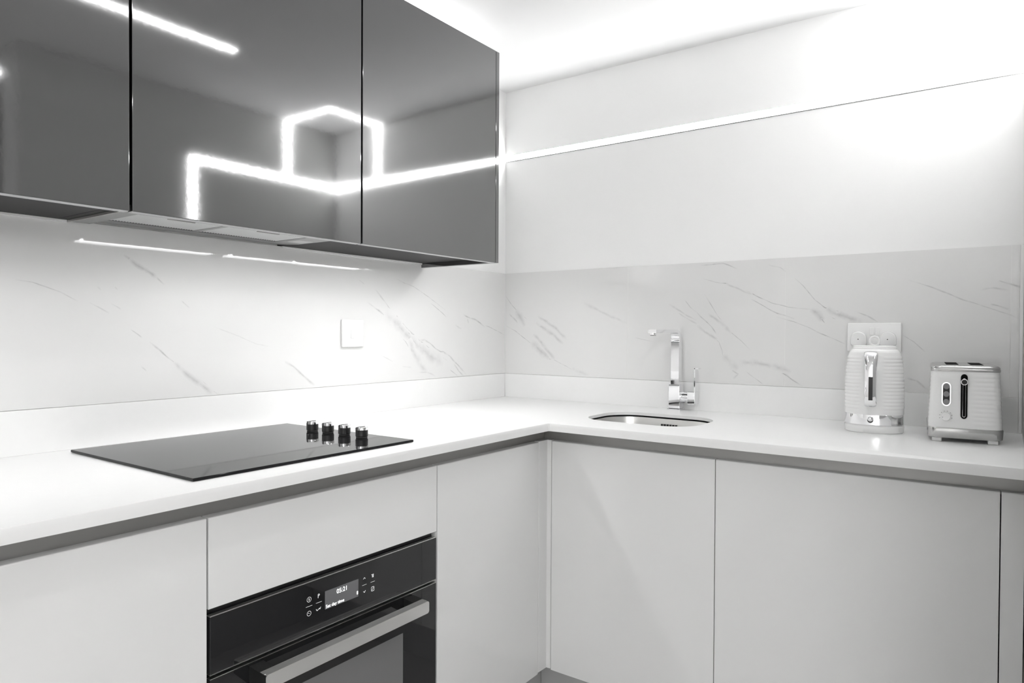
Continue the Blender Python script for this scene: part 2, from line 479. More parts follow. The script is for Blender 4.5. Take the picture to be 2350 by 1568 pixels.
t = thing('fill_panel', 'square fill light panel added under the ceiling out of view behind the camera', 'lamp', (-4.4, -2.7, CEIL - .03))  # added light source, placed unseen to brighten the base cabinet fronts
obj('fill_panel_frame', box(BM(), -5.02, -3.78, -3.32, -2.08, CEIL - .03, CEIL - .0006, .004), M_PLAS, t)
obj('diffuser', box(BM(), -4.99, -3.81, -3.29, -2.11, CEIL - .034, CEIL - .028), M_PANEL, t, 0)

# ------------------------------------------------------------------ splashback
def vein_ribbons(bm, veins, put, layer):
    rng = random.Random(7)
    for k, (wd, inten, pts) in enumerate(veins):
        P = [Vector((p[0], p[1], 0)) for p in pts]
        # resample with a little natural wander
        Q = []
        for a, c in zip(P, P[1:]):
            n = max(2, int((c - a).length / .006))
            for i in range(n): Q.append(a.lerp(c, i / n))
        Q.append(P[-1])
        m = len(Q)
        sd = rng.uniform(0, 90)
        prev = None
        lift = .00012 + .000012 * k
        for i, q in enumerate(Q):
            d = Q[min(i + 1, m - 1)] - Q[max(i - 1, 0)]
            d.normalize()
            nrm = Vector((-d.y, d.x, 0))
            t_ = i / max(m - 1, 1)
            fade = min(1, t_ * 5 + .15, (1 - t_) * 5 + .15)
            wob = noise.noise(Vector((i * .16, sd, 0))) * min(.004, wd * .35)
            hw = wd * (.58 if wd < .012 else .62) * (.55 + .75 * abs(noise.noise(Vector((i * .11, sd, 3)))) + .25 * noise.noise(Vector((i * .5, sd, 7))))
            c = q + nrm * wob
            row = []
            for s, u in ((-1, -1.0), (0, 0.0), (1, 1.0)):
                pp = c + nrm * (hw * s)
                pp.y = min(max(pp.y, ZT0 + .0005), ZT1 - .0005)
                pp.x = min(pp.x, -.004)
                v = bm.verts.new(put(pp.x, pp.y, lift))
                v[layer] = Vector((u, min(1, inten * (1.25 if wd < .012 else 1.5)) * fade, 0))
                row.append(v)
            if prev:
                for j in (0, 1):
                    try:
                        f = bm.faces.new((prev[j], prev[j + 1], row[j + 1], row[j]))
                        f.material_index = 1
                    except ValueError: pass
            prev = row

T = .004
def splash(name, spans, put, box_fn, veins, label):
    bm = BM()
    lay = bm.verts.layers.float_vector.new('vein')
    for a0, a1 in spans: box_fn(bm, a0, a1)
    for (a0, a1), (c0, c1) in zip(spans, spans[1:]):
        q = sorted((a0, a1, c0, c1))
        old = set(bm.faces)
        box_fn(bm, q[1], q[2], .0003)
        for f in bm.faces:
            if f not in old: f.material_index = 2
    vein_ribbons(bm, veins, put, lay)
    o = obj(name, bm, [M_TILE, M_VEIN, M_GROUT], None, 0)
    return base_obj(o, label, 'splashback')

g = .0008
splash('splashback', [(-3.2, -1.9), (-1.9 + g, -T)],
       lambda u, v, l: (u, -T - l, v), lambda bm, a0, a1, i=0: box(bm, a0, a1, -T + i, -.0008, ZT0, ZT1),
       VEINS_LEFT, 'veined white marble splashback on the left wall behind the hob')
splash('splashback', [(-.5643 + g, 0), (-1.1205 + g, -.5643 - g), (-1.7085 + g, -1.1205 - g), (-1.728, -1.7085 - g)],  # joint nearest the right end stands for a reflected vertical line
       lambda u, v, l: (-T - l, u, v), lambda bm, a0, a1, i=0: box(bm, -T + i, -.0008, a0, a1, ZT0, ZT1),
       VEINS_RIGHT, 'veined white marble splashback on the right wall behind the tap and kettle')
solo('upstand', box(BM(), -3.2, -.0055, -.0055, -.0006, ZW, ZT0 - .001, .0006, 1), M_WORK, 'low white upstand along the left wall behind the hob', 'upstand')
solo('upstand', box(BM(), -.0055, -.0006, -1.728, -.0055, ZW, ZT0 - .001, .0006, 1), M_WORK, 'low white upstand along the right wall behind the sink and toaster', 'upstand')

solo('tile_trim', box(BM(), -.0055, -.0008, -1.7365, -1.7284, ZW + .0005, ZT1, .0008, 1), M_PLAS, 'slim white vertical trim at the right end of the splashback', 'trim')

# ------------------------------------------------------------------ worktop with the sink cut-out
SX, SY, SW, SH, SR = -.325, -.80, .272, .362, .095
SLAB = .0095                  # slab thickness; the front edge is built up to the full depth
def worktop():
    bm = BM()
    r = .004
    outer = [(-3.2, 0), (-3.2, -WD), (-WD - r, -WD), (-WD, -WD - r), (-WD, NEAR), (0, NEAR), (0, 0)]
    hole = rrect(SX, SY, SW, SH, SR, 10)
    es = []
    for loop in (outer, hole):
        vs = [bm.verts.new((x, y, ZW)) for x, y in loop]
        for i in range(len(vs)): es.append(bm.edges.new((vs[i], vs[(i + 1) % len(vs)])))
    bmesh.ops.triangle_fill(bm, use_beauty=True, use_dissolve=False, edges=es)
    fs = list(bm.faces)
    ret = bmesh.ops.extrude_face_region(bm, geom=fs)
    vs = [v for v in ret['geom'] if isinstance(v, bmesh.types.BMVert)]
    bmesh.ops.translate(bm, verts=vs, vec=(0, 0, -SLAB))
    ap = [(-3.2, -WD), (-WD - r, -WD), (-WD, -WD - r), (-WD, NEAR), (-WD + .036, NEAR), (-WD + .036, -WD + .036), (-3.2, -WD + .036)]
    fr = [e for e in bm.edges if all(v.co.z > ZW - .0001 for v in e.verts) and len(e.link_faces) == 2 and (all(v.co.y < -WD + .0001 and v.co.x < -WD + .0001 for v in e.verts) or all(abs(v.co.x + WD) < .0001 and v.co.y < -WD for v in e.verts)) and e.calc_face_angle(0) > 1]
    bmesh.ops.bevel(bm, geom=fr, offset=.0022, segments=2, profile=.5, affect='EDGES')
    prism(bm, ap, 2, ZWB, ZW - SLAB)
    bm.normal_update()
    o = solo('worktop', bm, M_WORK, 'white L-shaped quartz worktop running along both walls', 'worktop', smooth=30)
    return o
worktop()

# ------------------------------------------------------------------ sink
t = thing('sink', 'undermounted stainless steel sink bowl set into the worktop before the tap', 'sink', (SX, SY, .70))
bm = BM()
prof = [(.034, ZW - .0115, SR + .012), (.003, ZW - .0115, SR), (.002, ZW - .0155, SR), (-.003, .80, SR - .005), (-.010, .74, SR - .01), (-.022, .715, SR - .02), (-.05, .706, SR - .03), (-.10, .704, .02)]
rings = [[(x, y, z) for x, y in rrect(SX, SY, SW + 2 * e, SH + 2 * e, max(r, .01), 10)] for e, z, r in prof]
loft(bm, rings, cap0=False)
o = obj('bowl', bm, M_STEEL, t, 50)
md = o.modifiers.new('sheet', 'SOLIDIFY'); md.thickness = .001; md.offset = -1
bm = BM()
loft(bm, [[(x, y, z) for x, y in rrect(SX, SY, SW + 2 * e, SH + 2 * e, SR, 10)] for e, z in ((.0028, ZW - .0100), (.0008, ZW - .0102), (.0008, ZW - .0150), (.0028, ZW - .0152))], cap0=False, cap1=False)
obj('dark_rim_ring', bm, M_MATT, t, 0)  # black ring for the dark line between slab and bowl
bm = BM()
for k in range(6):
    yk = -.783 - .0098 * k
    box(bm, SX + SW / 2 - .0045, SX + SW / 2 + .001, yk - .0032, yk + .0032, .846, .878, .0006, 1)
obj('overflow_slots', bm, M_BLACK, t, 0)
bm = BM(); lathe(bm, [(.0, .7055), (.040, .7055), (.043, .7075), (.030, .7085), (.0, .7085)], SX, SY, 32)
obj('drain', bm, M_CHROME, t)

# ------------------------------------------------------------------ mixer tap
fx, fy = -.030, -.765
t = thing('mixer_tap', 'square chrome mixer tap with swan-necked flat spout behind the sink', 'tap', (fx, fy, ZW))
obj('base_plate', box(BM(), fx - .0235, fx + .0215, fy - .0235, fy + .0235, ZW, ZW + .005, .001), M_CHROME, t)
obj('body', box(BM(), fx - .0205, fx + .0195, fy - .0205, fy + .0195, ZW + .005, ZW + .088, .0015), M_CHROME, t)
# spout: flat strip section swept up, round the bend and out over the bowl
path = [(0, .088), (0, .10), (0, .235)] + [(-.03 + .03 * math.cos(a), .2435 + .030 * math.sin(a)) for a in [PI / 2 * k / 8 for k in range(0, 9)]] + [(-.10, .2732), (-.205, .2720)]
rings = []
for i, (px, pz) in enumerate(path):
    a = path[max(i - 1, 0)]; c = path[min(i + 1, len(path) - 1)]
    d = Vector((c[0] - a[0], 0, c[1] - a[1])).normalized()
    nv = Vector((-d.z, 0, d.x))
    hw = .0145; hv = .0135 if i < 3 else max(.0058, .0135 - .0011 * (i - 2))
    cc = Vector((fx + px, fy, ZW + pz))
    rings.append([cc + Vector((0, s * hw, 0)) + nv * (u * hv) for s, u in ((1, 1), (-1, 1), (-1, -1), (1, -1))])
bm = loft(BM(), rings)
bmesh.ops.bevel(bm, geom=[e for e in bm.edges if e.calc_face_angle(0) > .9], offset=.0012, segments=2, affect='EDGES')
o = obj('spout', bm, M_CHROME, t, 40)
bm = BM(); lathe(bm, [(.0, ZW + .260), (.0095, ZW + .260), (.0105, ZW + .2615), (.0105, ZW + .268)], fx - .196, fy, 24)
obj('aerator', bm, M_CHROME, t)
bm = BM(); lathe(bm, [(.0, ZW + .2585), (.0092, ZW + .2585), (.0092, ZW + .2605), (0, ZW + .2605)], fx - .196, fy, 24)
obj('aerator_mesh', bm, M_BLACK, t)
bm = BM()
A = [(fx + .014 * math.cos(2 * PI * k / 24), fy - .0205, ZW + .045 + .019 * math.sin(2 * PI * k / 24)) for k in range(24)]
Bq = [(p[0], fy - .047, p[2]) for p in A]
loft(bm, [A, Bq])
obj('cartridge_collar', bm, M_CHROME, t)
obj('handle_block', box(BM(), fx - .0185, fx + .0175, fy - .0740, fy - .047, ZW + .022, ZW + .066, .0012), M_CHROME, t)
bm = prism(BM(), [(fx - .0165, ZW + .066), (fx + .0165, ZW + .066), (fx + .0165, ZW + .135), (fx + .006, ZW + .147), (fx - .0165, ZW + .147)], 1, fy - .0740, fy - .0705)
box(bm, fx - .0165, fx + .006, fy - .0855, fy - .0705, ZW + .1445, ZW + .1475)
obj('lever', bm, M_CHROME, t, 30)

# ------------------------------------------------------------------ base cabinets
def front_panel(bm, axis, a0, a1, z0, z1, face, th=.020, slope=.001):
    """a door or drawer front whose outer face lies at -face on the other axis; its top edge slopes up to the back"""
    sec = [(-face, z0 + .001), (-face, z1 - .0024), (-face + .0004, z1 - .0012), (-face + .0012, z1 - .0004), (-face + .0024, z1), (-face + th, z1 + slope), (-face + th, z0), (-face + .001, z0)]
    prism(bm, sec, 0 if axis == 'x' else 1, a0 + G, a1 - G)
    return bm

def base_unit(name, label, axis, a0, a1, face, group=None, door=True):
    loc = ((a0 + a1) / 2, -face + .3, ZB) if axis == 'x' else (-face + .3, (a0 + a1) / 2, ZB)
    t = thing(name, label, 'cabinet', loc, group=group)
    bm = BM()
    e = .0008
    d0 = -face + .0225
    def bx(u0, u1, v0, v1, z0, z1):
        if axis == 'x': box(bm, u0, u1, v0, v1, z0, z1)
        else: box(bm, v0, v1, u0, u1, z0, z1)
    top = ZD - .012
    bx(a0 + e, a0 + .017, d0, -.03, ZB, top)
    bx(a1 - .017, a1 - e, d0, -.03, ZB, top)
    bx(a0 + .017, a1 - .017, d0, -.03, ZB, ZB + .018)
    bx(a0 + .017, a1 - .017, -.045, -.03, ZB + .018, top)
    obj('carcass', bm, M_CARC, t, 0)
    if door: obj('door', front_panel(BM(), axis, a0, a1, ZB, ZD, face), M_DOOR, t)
    return t

base_unit('base_cabinet', 'white handleless base cabinet left of the oven', 'x', -2.246, -1.648, DL)
base_unit('base_cabinet', 'white handleless base cabinet at the far left end of the hob run', 'x', -2.846, -2.248, DL)
base_unit('base_cabinet', 'white handleless base cabinet between the oven and the inner corner', 'x', -1.0450, -.5896, DL)
base_unit('sink_cabinet', 'white handleless base cabinet under the sink, lit by a diagonal light edge', 'y', -1.0850, -.5784, DR)
base_unit('base_cabinet', 'wide white handleless base cabinet under the kettle and toaster', 'y', -1.6940, -1.0850, DR)
solo('filler_panel', front_panel(BM(), 'y', NEAR + .001, -1.6940, ZB, ZD, DR), M_DOOR, 'narrow white filler strip at the right end of the sink run', 'panel')
bm = prism(BM(), [(-.5896 + G, -DL), (-DR, -DL), (-DR, -.5784 + G), (-DR + .018, -.5784 + G), (-DR + .018, -DL + .018), (-.5896 + G, -DL + .018)], 2, ZB + .004, ZD + .002)
bmesh.ops.bevel(bm, geom=list(bm.edges), offset=.001, segments=1, affect='EDGES')
solo('corner_post', bm, M_DOOR, 'slim white L-shaped corner post where the two runs of base cabinets meet', 'panel')

# oven housing: white fascia over the oven
t = thing('oven_housing', 'white handleless oven housing with a blank fascia panel above the oven', 'cabinet', (-1.3465, -.3, ZB))
bm = BM()
box(bm, -1.6455, -1.6400, -DL + .0225, -.03, ZB, ZD - .012)
box(bm, -1.0530, -1.0475, -DL + .0225, -.03, ZB, ZD - .012)
box(bm, -1.6400, -1.0530, -DL + .03, -.03, .683, .699)
box(bm, -1.6400, -1.0530, -.045, -.03, ZB, .683)
obj('carcass', bm, M_CARC, t, 0)
obj('fascia', front_panel(BM(), 'x', -1.6465, -1.0465, .6842, ZD, DL), M_DOOR, t)

# grip channels and plinths
def channel_profile():
    return [(.0, ZWB - .0004), (.0, ZD - .010), (-.026, ZD - .010), (-.026, ZD - .004), (-.006, ZD - .0035), (-.003, ZD + .004), (-.003, ZWB - .004), (-.012, ZWB - .0004)]
bm = BM()
pts = channel_profile()
yb = -DL + .030
prism(bm, [(yb + .0045 + p[0] if p[0] > -.02 else yb + p[0] + .0215 - .0, p[1]) for p in pts], 0, -2.846, -.5130)
solo('grip_channel', bm, M_ALU, 'grey aluminium grip channel under the worktop above the oven side', 'rail', smooth=30)
bm = BM()
xb = -DR + .030
prism(bm, [(xb + .0045 + p[0] if p[0] > -.02 else xb + p[0] + .0215, p[1]) for p in pts], 1, NEAR + .001, -.5285)
solo('grip_channel', bm, M_ALU, 'grey aluminium grip channel under the worktop below the sink', 'rail', smooth=30)
solo('plinth', box(BM(), -2.846, -.480, -.512, -.496, 0, ZB - .003), M_PLINTH, 'grey plinth board under the oven side of the base cabinets', 'plinth')
solo('plinth', box(BM(), -.496, -.480, NEAR + .001, -.5135, 0, ZB - .003), M_PLINTH, 'grey plinth board under the sink side of the base cabinets', 'plinth')

# ------------------------------------------------------------------ oven
OX0, OX1, OY = -1.6435, -1.0495, -DL - .001
t = thing('oven', 'black glass built-in oven with steel bar handle below the hob', 'oven', (-1.3465, -.30, ZB + .02))
bm = box(BM(), OX0 + .012, OX1 - .012, -.5395, -.06, .165, .668)
obj('casing', bm, M_DARK, t, 0)
bm = box(BM(), OX0, OX1, -.547, -.5405, .150, .6822)
obj('vent_trim', bm, M_BLACK, t, 0)
bm = box(BM(), OX0, OX1, OY, OY + .02, .5670, .6715, .0012, 2)
cp = obj('control_panel', bm, M_BLACKGLASS, t)
obj('edge_trim', box(BM(), OX0, OX1, OY - .0006, OY + .01, .6703, .6722), M_STEEL, cp, 0)
obj('lower_trim', box(BM(), OX0, OX1, OY - .0006, OY + .01, .5662, .5672), M_STEEL, cp, 0)
obj('display', box(BM(), -1.3908, -1.3008, OY - .0004, OY + .004, .6020, .6400), M_SCREEN, cp, 0)
P = lambda ox, oz: (lambda u, v, d: Vector((ox + u, OY - .0009 - d, oz + v)))
obj('clock_digits', text_bm('05:21', .0135, P(-1.3610, .6262)), M_LIT, cp, 0)
obj('display_text', text_bm('Set day time', .0098, P(-1.3893, .6043)), M_LIT, cp, 0)
obj('indicator', box(BM(), -1.3052, -1.3024, OY - .0009, OY, .6075, .6142), M_LIT, cp, 0)
def flat_line(bm, p, q, wd=.0007):
    p, q = Vector((p[0], p[1])), Vector((q[0], q[1]))
    d = (q - p).normalized(); n = Vector((-d.y, d.x)) * wd / 2
    vs = [bm.verts.new((s.x, OY - .0009, s.y)) for s in (p - n, q - n, q + n, p + n)]
    bm.faces.new(vs)
def flat_path(bm, pts, wd=.0007):
    for a, c in zip(pts, pts[1:]): flat_line(bm, a, c, wd)
def circ(cx, cz, r, n=24, a0=0, a1=360):
    return [(cx + r * math.cos(math.radians(a0 + (a1 - a0) * k / n)), cz + r * math.sin(math.radians(a0 + (a1 - a0) * k / n))) for k in range(n + 1)]
bm = BM()
flat_path(bm, circ(-1.4312, .6359, .0050)); flat_line(bm, (-1.4312, .6335), (-1.4312, .6383), .0016)
obj('touch_symbol', bm, M_MARK, cp, 0)
bm = BM()
flat_path(bm, circ(-1.4312, .6076, .0048)); flat_path(bm, [(-1.4335, .6092), (-1.4312, .6076), (-1.4300, .6072)])
obj('touch_symbol', bm, M_MARK, cp, 0)
bm = BM(); flat_path(bm, [(-1.4088, .6318), (-1.4088, .6395), (-1.4066, .6398), (-1.4052, .6385), (-1.4060, .6368), (-1.4088, .6360)], .0010)
obj('touch_symbol', bm, M_MARK, cp, 0)
bm = BM(); flat_path(bm, [(-1.4135, .6105), (-1.4120, .6070), (-1.4095, .6070), (-1.4085, .6095)], .001)
flat_path(bm, [(-1.4070, .6080), (-1.4055, .6105), (-1.4040, .6080), (-1.4020, .6120)], .001)
obj('touch_symbol', bm, M_MARK, cp, 0)
bm = BM(); flat_path(bm, [(-1.2870, .6350), (-1.2840, .6382), (-1.2810, .6350)], .001); obj('touch_symbol', bm, M_MARK, cp, 0)
bm = BM(); flat_path(bm, [(-1.2868, .6085), (-1.2840, .6052), (-1.2808, .6092)], .001); obj('touch_symbol', bm, M_MARK, cp, 0)
bm = BM(); flat_path(bm, [(-1.2635, .6385), (-1.2612, .6385), (-1.2612, .6320)], .001); flat_path(bm, [(-1.2585, .6392), (-1.2585, .6318)], .0022)
obj('touch_symbol', bm, M_MARK, cp, 0)
bm = BM(); flat_path(bm, rrect(-1.2596, .6062, .0078, .0092, .0015, 3) + [rrect(-1.2596, .6062, .0078, .0092, .0015, 3)[0]], .0009)
flat_line(bm, (-1.2620, .6035), (-1.2572, .6088), .0009)
obj('touch_symbol', bm, M_MARK, cp, 0)
for x0, x1, z in ((-1.4390, -1.4235, .6222), (-1.4140, -1.3995, .6225), (-1.2905, -1.2775, .6220), (-1.2660, -1.2535, .6220)):
    bm = BM(); flat_line(bm, (x0, z), (x1, z), .0006); obj('divider_line', bm, M_MARK, cp, 0)
# door
dr = obj('door', box(BM(), OX0, OX1, OY, OY + .02, .155, .5590, .0012, 2), M_BLACKGLASS, t)
obj('edge_trim', box(BM(), OX0, OX1, OY - .0006, OY + .01, .5585, .5597), M_STEEL, dr, 0)
obj('window', box(BM(), -1.530, -1.1640, OY - .0007, OY + .003, .215, .4735, .0004, 1), M_WINDOW, dr)
hb = BM()
hp = rrect(-1.3482, .5369, .4345, .0280, .006, 5)
prism(hb, hp, 1, OY - .0520, OY - .0440)
prism(hb, [(-1.5640, .5472), (-1.1325, .5472), (-1.1325, .5505), (-1.5640, .5505)], 1, OY - .0450, OY - .0310)
bmesh.ops.bevel(hb, geom=[e for e in hb.edges if e.calc_face_angle(0) > 1.0], offset=.0008, segments=2, affect='EDGES')
obj('handle', hb, M_HANDLE, dr, 40)
for x0 in (-1.5655, -1.1610):
    bm = BM()
    prism(bm, [(OY, .553), (OY - .030, .5505), (OY - .0505, .5490), (OY - .0505, .5250), (OY, .519)], 0, x0, x0 + .030)
    obj('handle_post', bm, M_BLACK, dr, 30)

# ------------------------------------------------------------------ hob
HX0, HX1, HY0, HY1 = -1.6608, -1.105, -.5393, -.0479
t = thing('hob', 'black glass ceramic hob lying on the worktop above the oven', 'hob', ((HX0 + HX1) / 2, (HY0 + HY1) / 2, ZW))
obj('glass_plate', box(BM(), HX0, HX1, HY0, HY1, ZW + .0008, ZW + .0062, .0012, 2), M_HOB, t)
for k, (kx, ky) in enumerate(((-1.1619, -.2315), (-1.1580, -.2885), (-1.1572, -.3505), (-1.1590, -.4160))):
    z0 = ZW + .0062
    bm = BM(); lathe(bm, [(.0, z0), (.0138, z0), (.0142, z0 + .0012), (.0138, z0 + .0024), (.0128, z0 + .004), (0, z0 + .004)], kx, ky, 28)
    kn = obj('knob', bm, M_BLACK, t)
    bm = BM(); lathe(bm, [(.0, z0 + .0035), (.0145, z0 + .0035), (.0152, z0 + .0045), (.0152, z0 + .0195), (.0, z0 + .0195)], kx, ky, 36)
    obj('knob_body', bm, M_BLACK, kn)
    bm = BM(); lathe(bm, [(.0153, z0 + .0190), (.0156, z0 + .0196), (.0156, z0 + .0256), (.0148, z0 + .0265), (.0, z0 + .0265)], kx, ky, 36)
    obj('knob_cap', bm, M_CHROME, kn)
    bm = BM(); box(bm, kx - .0162, kx + .010, ky - .0022, ky + .0022, z0 + .004, z0 + .0272, .0006, 1)
    obj('knob_grip', bm, M_BLACK, kn)

# ------------------------------------------------------------------ wall cabinets
def wall_unit(name, label, x0, x1, end=False, plate=True):
    t = thing(name, label, 'cabinet', ((x0 + x1) / 2, -.17, ZC0))
    bm = BM()
    e = .0008
    yb = -WC + .0225
    xe = x1 - (.0165 if end else e)
    box(bm, x0 + e, x0 + .017, yb, -.001, ZP, ZC1)
    box(bm, xe - .016, xe, yb, -.001, ZP, ZC1)
    box(bm, x0 + .017, xe - .016, yb, -.001, ZC1 - .018, ZC1)
    box(bm, x0 + .017, xe - .016, -.018, -.001, ZP + .018, ZC1 - .018)
    if plate: box(bm, x0 + .017, xe - .016, yb, -.001, ZP, ZP + .018)
    obj('carcass', bm, M_GREYU, t, 0)
    gl = .0026
    d1 = x1 - (.0165 + .0014 if end else gl)
    obj('door', box(BM(), x0 + gl, d1, -WC, -WC + .020, ZC0, ZC1, .0010, 2), M_GREY, t)
    obj('bottom_edging', box(BM(), x0 + gl, d1 - .002, -WC + .0015, -WC + .0185, ZC0 - .0012, ZC0), M_EDGE, t, 0)
    if end: obj('end_panel', box(BM(), x1 - .0160, x1, -WC, -.001, ZC0, ZC1, .0008, 1), M_GREY, t)
    return t
wall_unit('wall_cabinet', 'dark grey glossy wall cabinet at the left, beside the hood cabinet', -2.2686, -1.6686)
wall_unit('wall_cabinet', 'dark grey glossy wall cabinet at the far left edge of the room', -2.8686, -2.2700)
wall_unit('hood_cabinet', 'dark grey glossy middle wall cabinet holding the extractor hood', -1.6686, -1.0880, plate=False)
wall_unit('wall_cabinet', 'dark grey glossy wall cabinet nearest the room corner, right of the hood', -1.0880, -.4944, end=True)

# under-cabinet light strips behind the bottom of the doors
def under_strip(x0, x1, label):
    t = thing('under_cabinet_light', label, 'light strip', ((x0 + x1) / 2, -.305, ZP - .012), group='slim light strips under the wall cabinets')
    obj('housing', box(box(BM(), x0, x1, -WC + .0205, -.282, ZP - .0035, ZP - .0003), x0, x1, -.2865, -.282, ZP - .0085, ZP - .0036), M_EDGE, t, 0)
    bm = prism(BM(), [(-.3135, ZP - .0036), (-.3135, ZP - .0062), (-.287, ZP - .0082), (-.287, ZP - .0036)], 0, x0 + .003, x1 - .003)
    obj('diffuser', bm, M_LEDU, t, 0)
under_strip(-1.50, -1.12, 'slim light strip behind the lower door edge of the hood cabinet')
under_strip(-1.070, -.845, 'slim light strip under the right wall cabinet, nearer the hood')
under_strip(-.835, -.520, 'slim light strip under the right wall cabinet, nearer the corner')
under_strip(-2.22, -1.90, 'slim light strip under the left wall cabinet')

t = thing('cabinet_top_light', 'light strip lying on top of the dark wall cabinets, glowing onto the ceiling', 'light strip', (-1.4, -.16, ZC1))
obj('housing', box(BM(), -2.8, -.53, -.18, -.14, ZC1 + .0005, ZC1 + .010), M_EDGE, t, 0)
obj('diffuser', box(BM(), -2.8, -.53, -.175, -.145, ZC1 + .010, ZC1 + .016), M_LEDT, t, 0)

# ------------------------------------------------------------------ extractor hood
t = thing('extractor_hood', 'pale steel extractor hood built into the underside of the middle wall cabinet', 'extractor hood', (-1.37, -.16, ZP))
X0, X1, Y0, Y1 = -1.648, -1.106, -.2950, -.010
zb = ZP - .0035
bm = BM()
box(bm, X0, X1, Y0, -.232, zb, ZP + .014)
box(bm, X0, -1.606, -.232, Y1, zb, ZP + .014)
box(bm, -1.180, X1, -.232, -.098, zb, ZP + .014)
box(bm, -1.412, -1.398, -.232, -.098, zb + .0005, ZP + .014)
obj('frame', bm, M_HOODS, t, 0)
bm = prism(BM(), [(-.098, zb), (-.098, zb + .014), (Y1, zb + .014), (Y1, zb + .006)], 0, -1.606, X1)
obj('rear_slope', bm, M_HSLOPE, t, 0)
for x0, x1 in ((-1.604, -1.413), (-1.397, -1.182)):
    f = obj('grease_filter', box(BM(), x0, x1, -.231, -.099, zb + .001, zb + .008, .001, 1), M_FILTER, t, 0)
    bm = BM()
    n = 30
    for k in range(n):
        xk = x0 + .006 + (x1 - x0 - .012) * k / (n - 1)
        box(bm, xk - .0014, xk + .0014, -.1075, -.1045, zb + .0004, zb + .0014)
    f2 = obj('filter_slots', bm, M_BLACK, f, 0); f2['kind'] = 'stuff'
    obj('filter_latch', box(BM(), (x0 + x1) / 2 - .03, (x0 + x1) / 2 + .03, -.228, -.221, zb - .0006, zb + .002), M_ALU, f, 0)
obj('lamp_cover', box(BM(), -1.166, -1.120, -.180, -.128, zb - .0008, zb + .001), M_PLASG, t, 0)
obj('side_strip', box(BM(), X0 - .003, X0 - .001, Y0, Y1, ZP - .006, ZP - .001), M_STEEL, t, 0)
solo('bright_edge_strip', box(BM(), -3.0, -1.652, -.0105, -.0045, ZP - .0055, ZP - .0005), M_PLAS, 'thin pale strip added for the bright tile edge under the left wall cabinet beside the hood', 'trim', smooth=0)  # added white strips painting the bright line along the upper tile edge
solo('bright_edge_strip', box(BM(), -1.094, -.512, -.0105, -.0045, ZP - .0055, ZP - .0005), M_PLAS, 'thin pale strip added for the bright tile edge under the right wall cabinet', 'trim', smooth=0)

# ------------------------------------------------------------------ switch and sockets
t = thing('light_switch', 'single white switch plate on the left marble splashback', 'switch', (-.8325, -T, 1.171))
obj('plate', box(BM(), -.8760, -.7890, -.0135, -T - .0016, 1.1278, 1.2148, .0025, 3), M_PLAS, t)
bm = prism(BM(), [(-.0135, 1.1555), (-.0170, 1.1560), (-.0150, 1.1835), (-.0135, 1.1840)], 0, -.8430, -.8310)
obj('rocker', bm, M_PLAS, t, 30)
t = thing('double_socket', 'white double socket plate behind the kettle on the right splashback', 'socket', (-T, -1.3775, 1.168))
obj('plate', box(BM(), -.0140, -T - .0016, -1.4500, -1.3050, 1.1245, 1.2105, .003, 3), M_PLAS, t)
for y0 in (-1.3725, -1.3875):
    obj('rocker', box(BM(), -.0172, -.0135, y0 - .0060, y0 + .0060, 1.1735, 1.1965, .0012, 2), M_PLAS, t)
def plug(yc, label):
    zc, hw, zb_, zt = 1.1590, .0215, 1.1420, 1.1830
    out = []
    for k in range(13):
        a = PI * k / 12
        out.append((yc + hw * math.cos(a) * (1 if abs(math.cos(a)) < .6 else 1), 1.1615 + .0225 * math.sin(a) ** .8))
    out += [(yc - hw, 1.148)] + [(yc - hw + .006 - .006 * math.cos(PI / 2 * k / 4), 1.148 - .006 * math.sin(PI / 2 * k / 4)) for k in range(1, 5)]
    out += [(yc + hw - .006 + .006 * math.sin(PI / 2 * k / 4), 1.148 - .006 * math.cos(PI / 2 * k / 4)) for k in range(0, 5)]
    cl = []
    for p in out:
        if not cl or (Vector(p) - Vector(cl[-1])).length > 1e-5: cl.append(p)
    cy, cz = yc, 1.161
    rings = [[(x, cy + (p[0] - cy) * s, cz + (p[1] - cz) * s) for p in cl] for x, s in ((-.0142, 1.0), (-.026, 1.0), (-.0295, .97), (-.0310, .90))]
    t = thing('plug', label, 'plug', (-.0142, yc, 1.161))
    obj('plug_body', loft(BM(), rings), M_PLAS, t, 40)
    obj('screw', disc_x(BM(), -.0316, -.0309, yc, 1.1615, .0016, n=16), M_MARKD, t)
plug(-1.3380, 'white plug in the left outlet of the double socket')
plug(-1.4160, 'white plug in the right outlet of the double socket')

# ------------------------------------------------------------------ kettle (local: +x of the root faces the viewer)
KX, KY = -.184, -1.404
face = math.atan2(-1.6997 - KY, -2.3157 - KX)
t = thing('kettle', 'white ribbed electric kettle with chrome handle standing before the double socket', 'kettle', (KX, KY, ZW), face, local=True)
SCL[t] = (.89, .89, .965)
def sq(a, p=2.6):
    c, s = math.cos(a), math.sin(a)
    return (abs(c) ** p + abs(s) ** p) ** (-1 / p)
def kring(z, hw, n=96, p=2.6, ribs=0.0):
    out = []
    for k in range(n):
        a = 2 * PI * k / n
        r = hw * sq(a, p)
        if ribs:
            da = abs((a + .09 + PI) % (2 * PI) - PI)
            m = min(1, max(0, (da - .40) / .06))
            r += ribs * m
        out.append((r * math.cos(a) * .96, r * math.sin(a), z))
    return out
def spline(tab, z):
    for (z0, h0), (z1, h1) in zip(tab, tab[1:]):
        if z <= z1:
            u = (z - z0) / (z1 - z0)
            return h0 + (h1 - h0) * u
    return tab[-1][1]
tab = [(.052, .0815), (.10, .0820), (.14, .0815), (.175, .0795), (.200, .0765), (.215, .0735), (.225, .0700), (.231, .0660), (.234, .0625)]
rings = []
N = 150
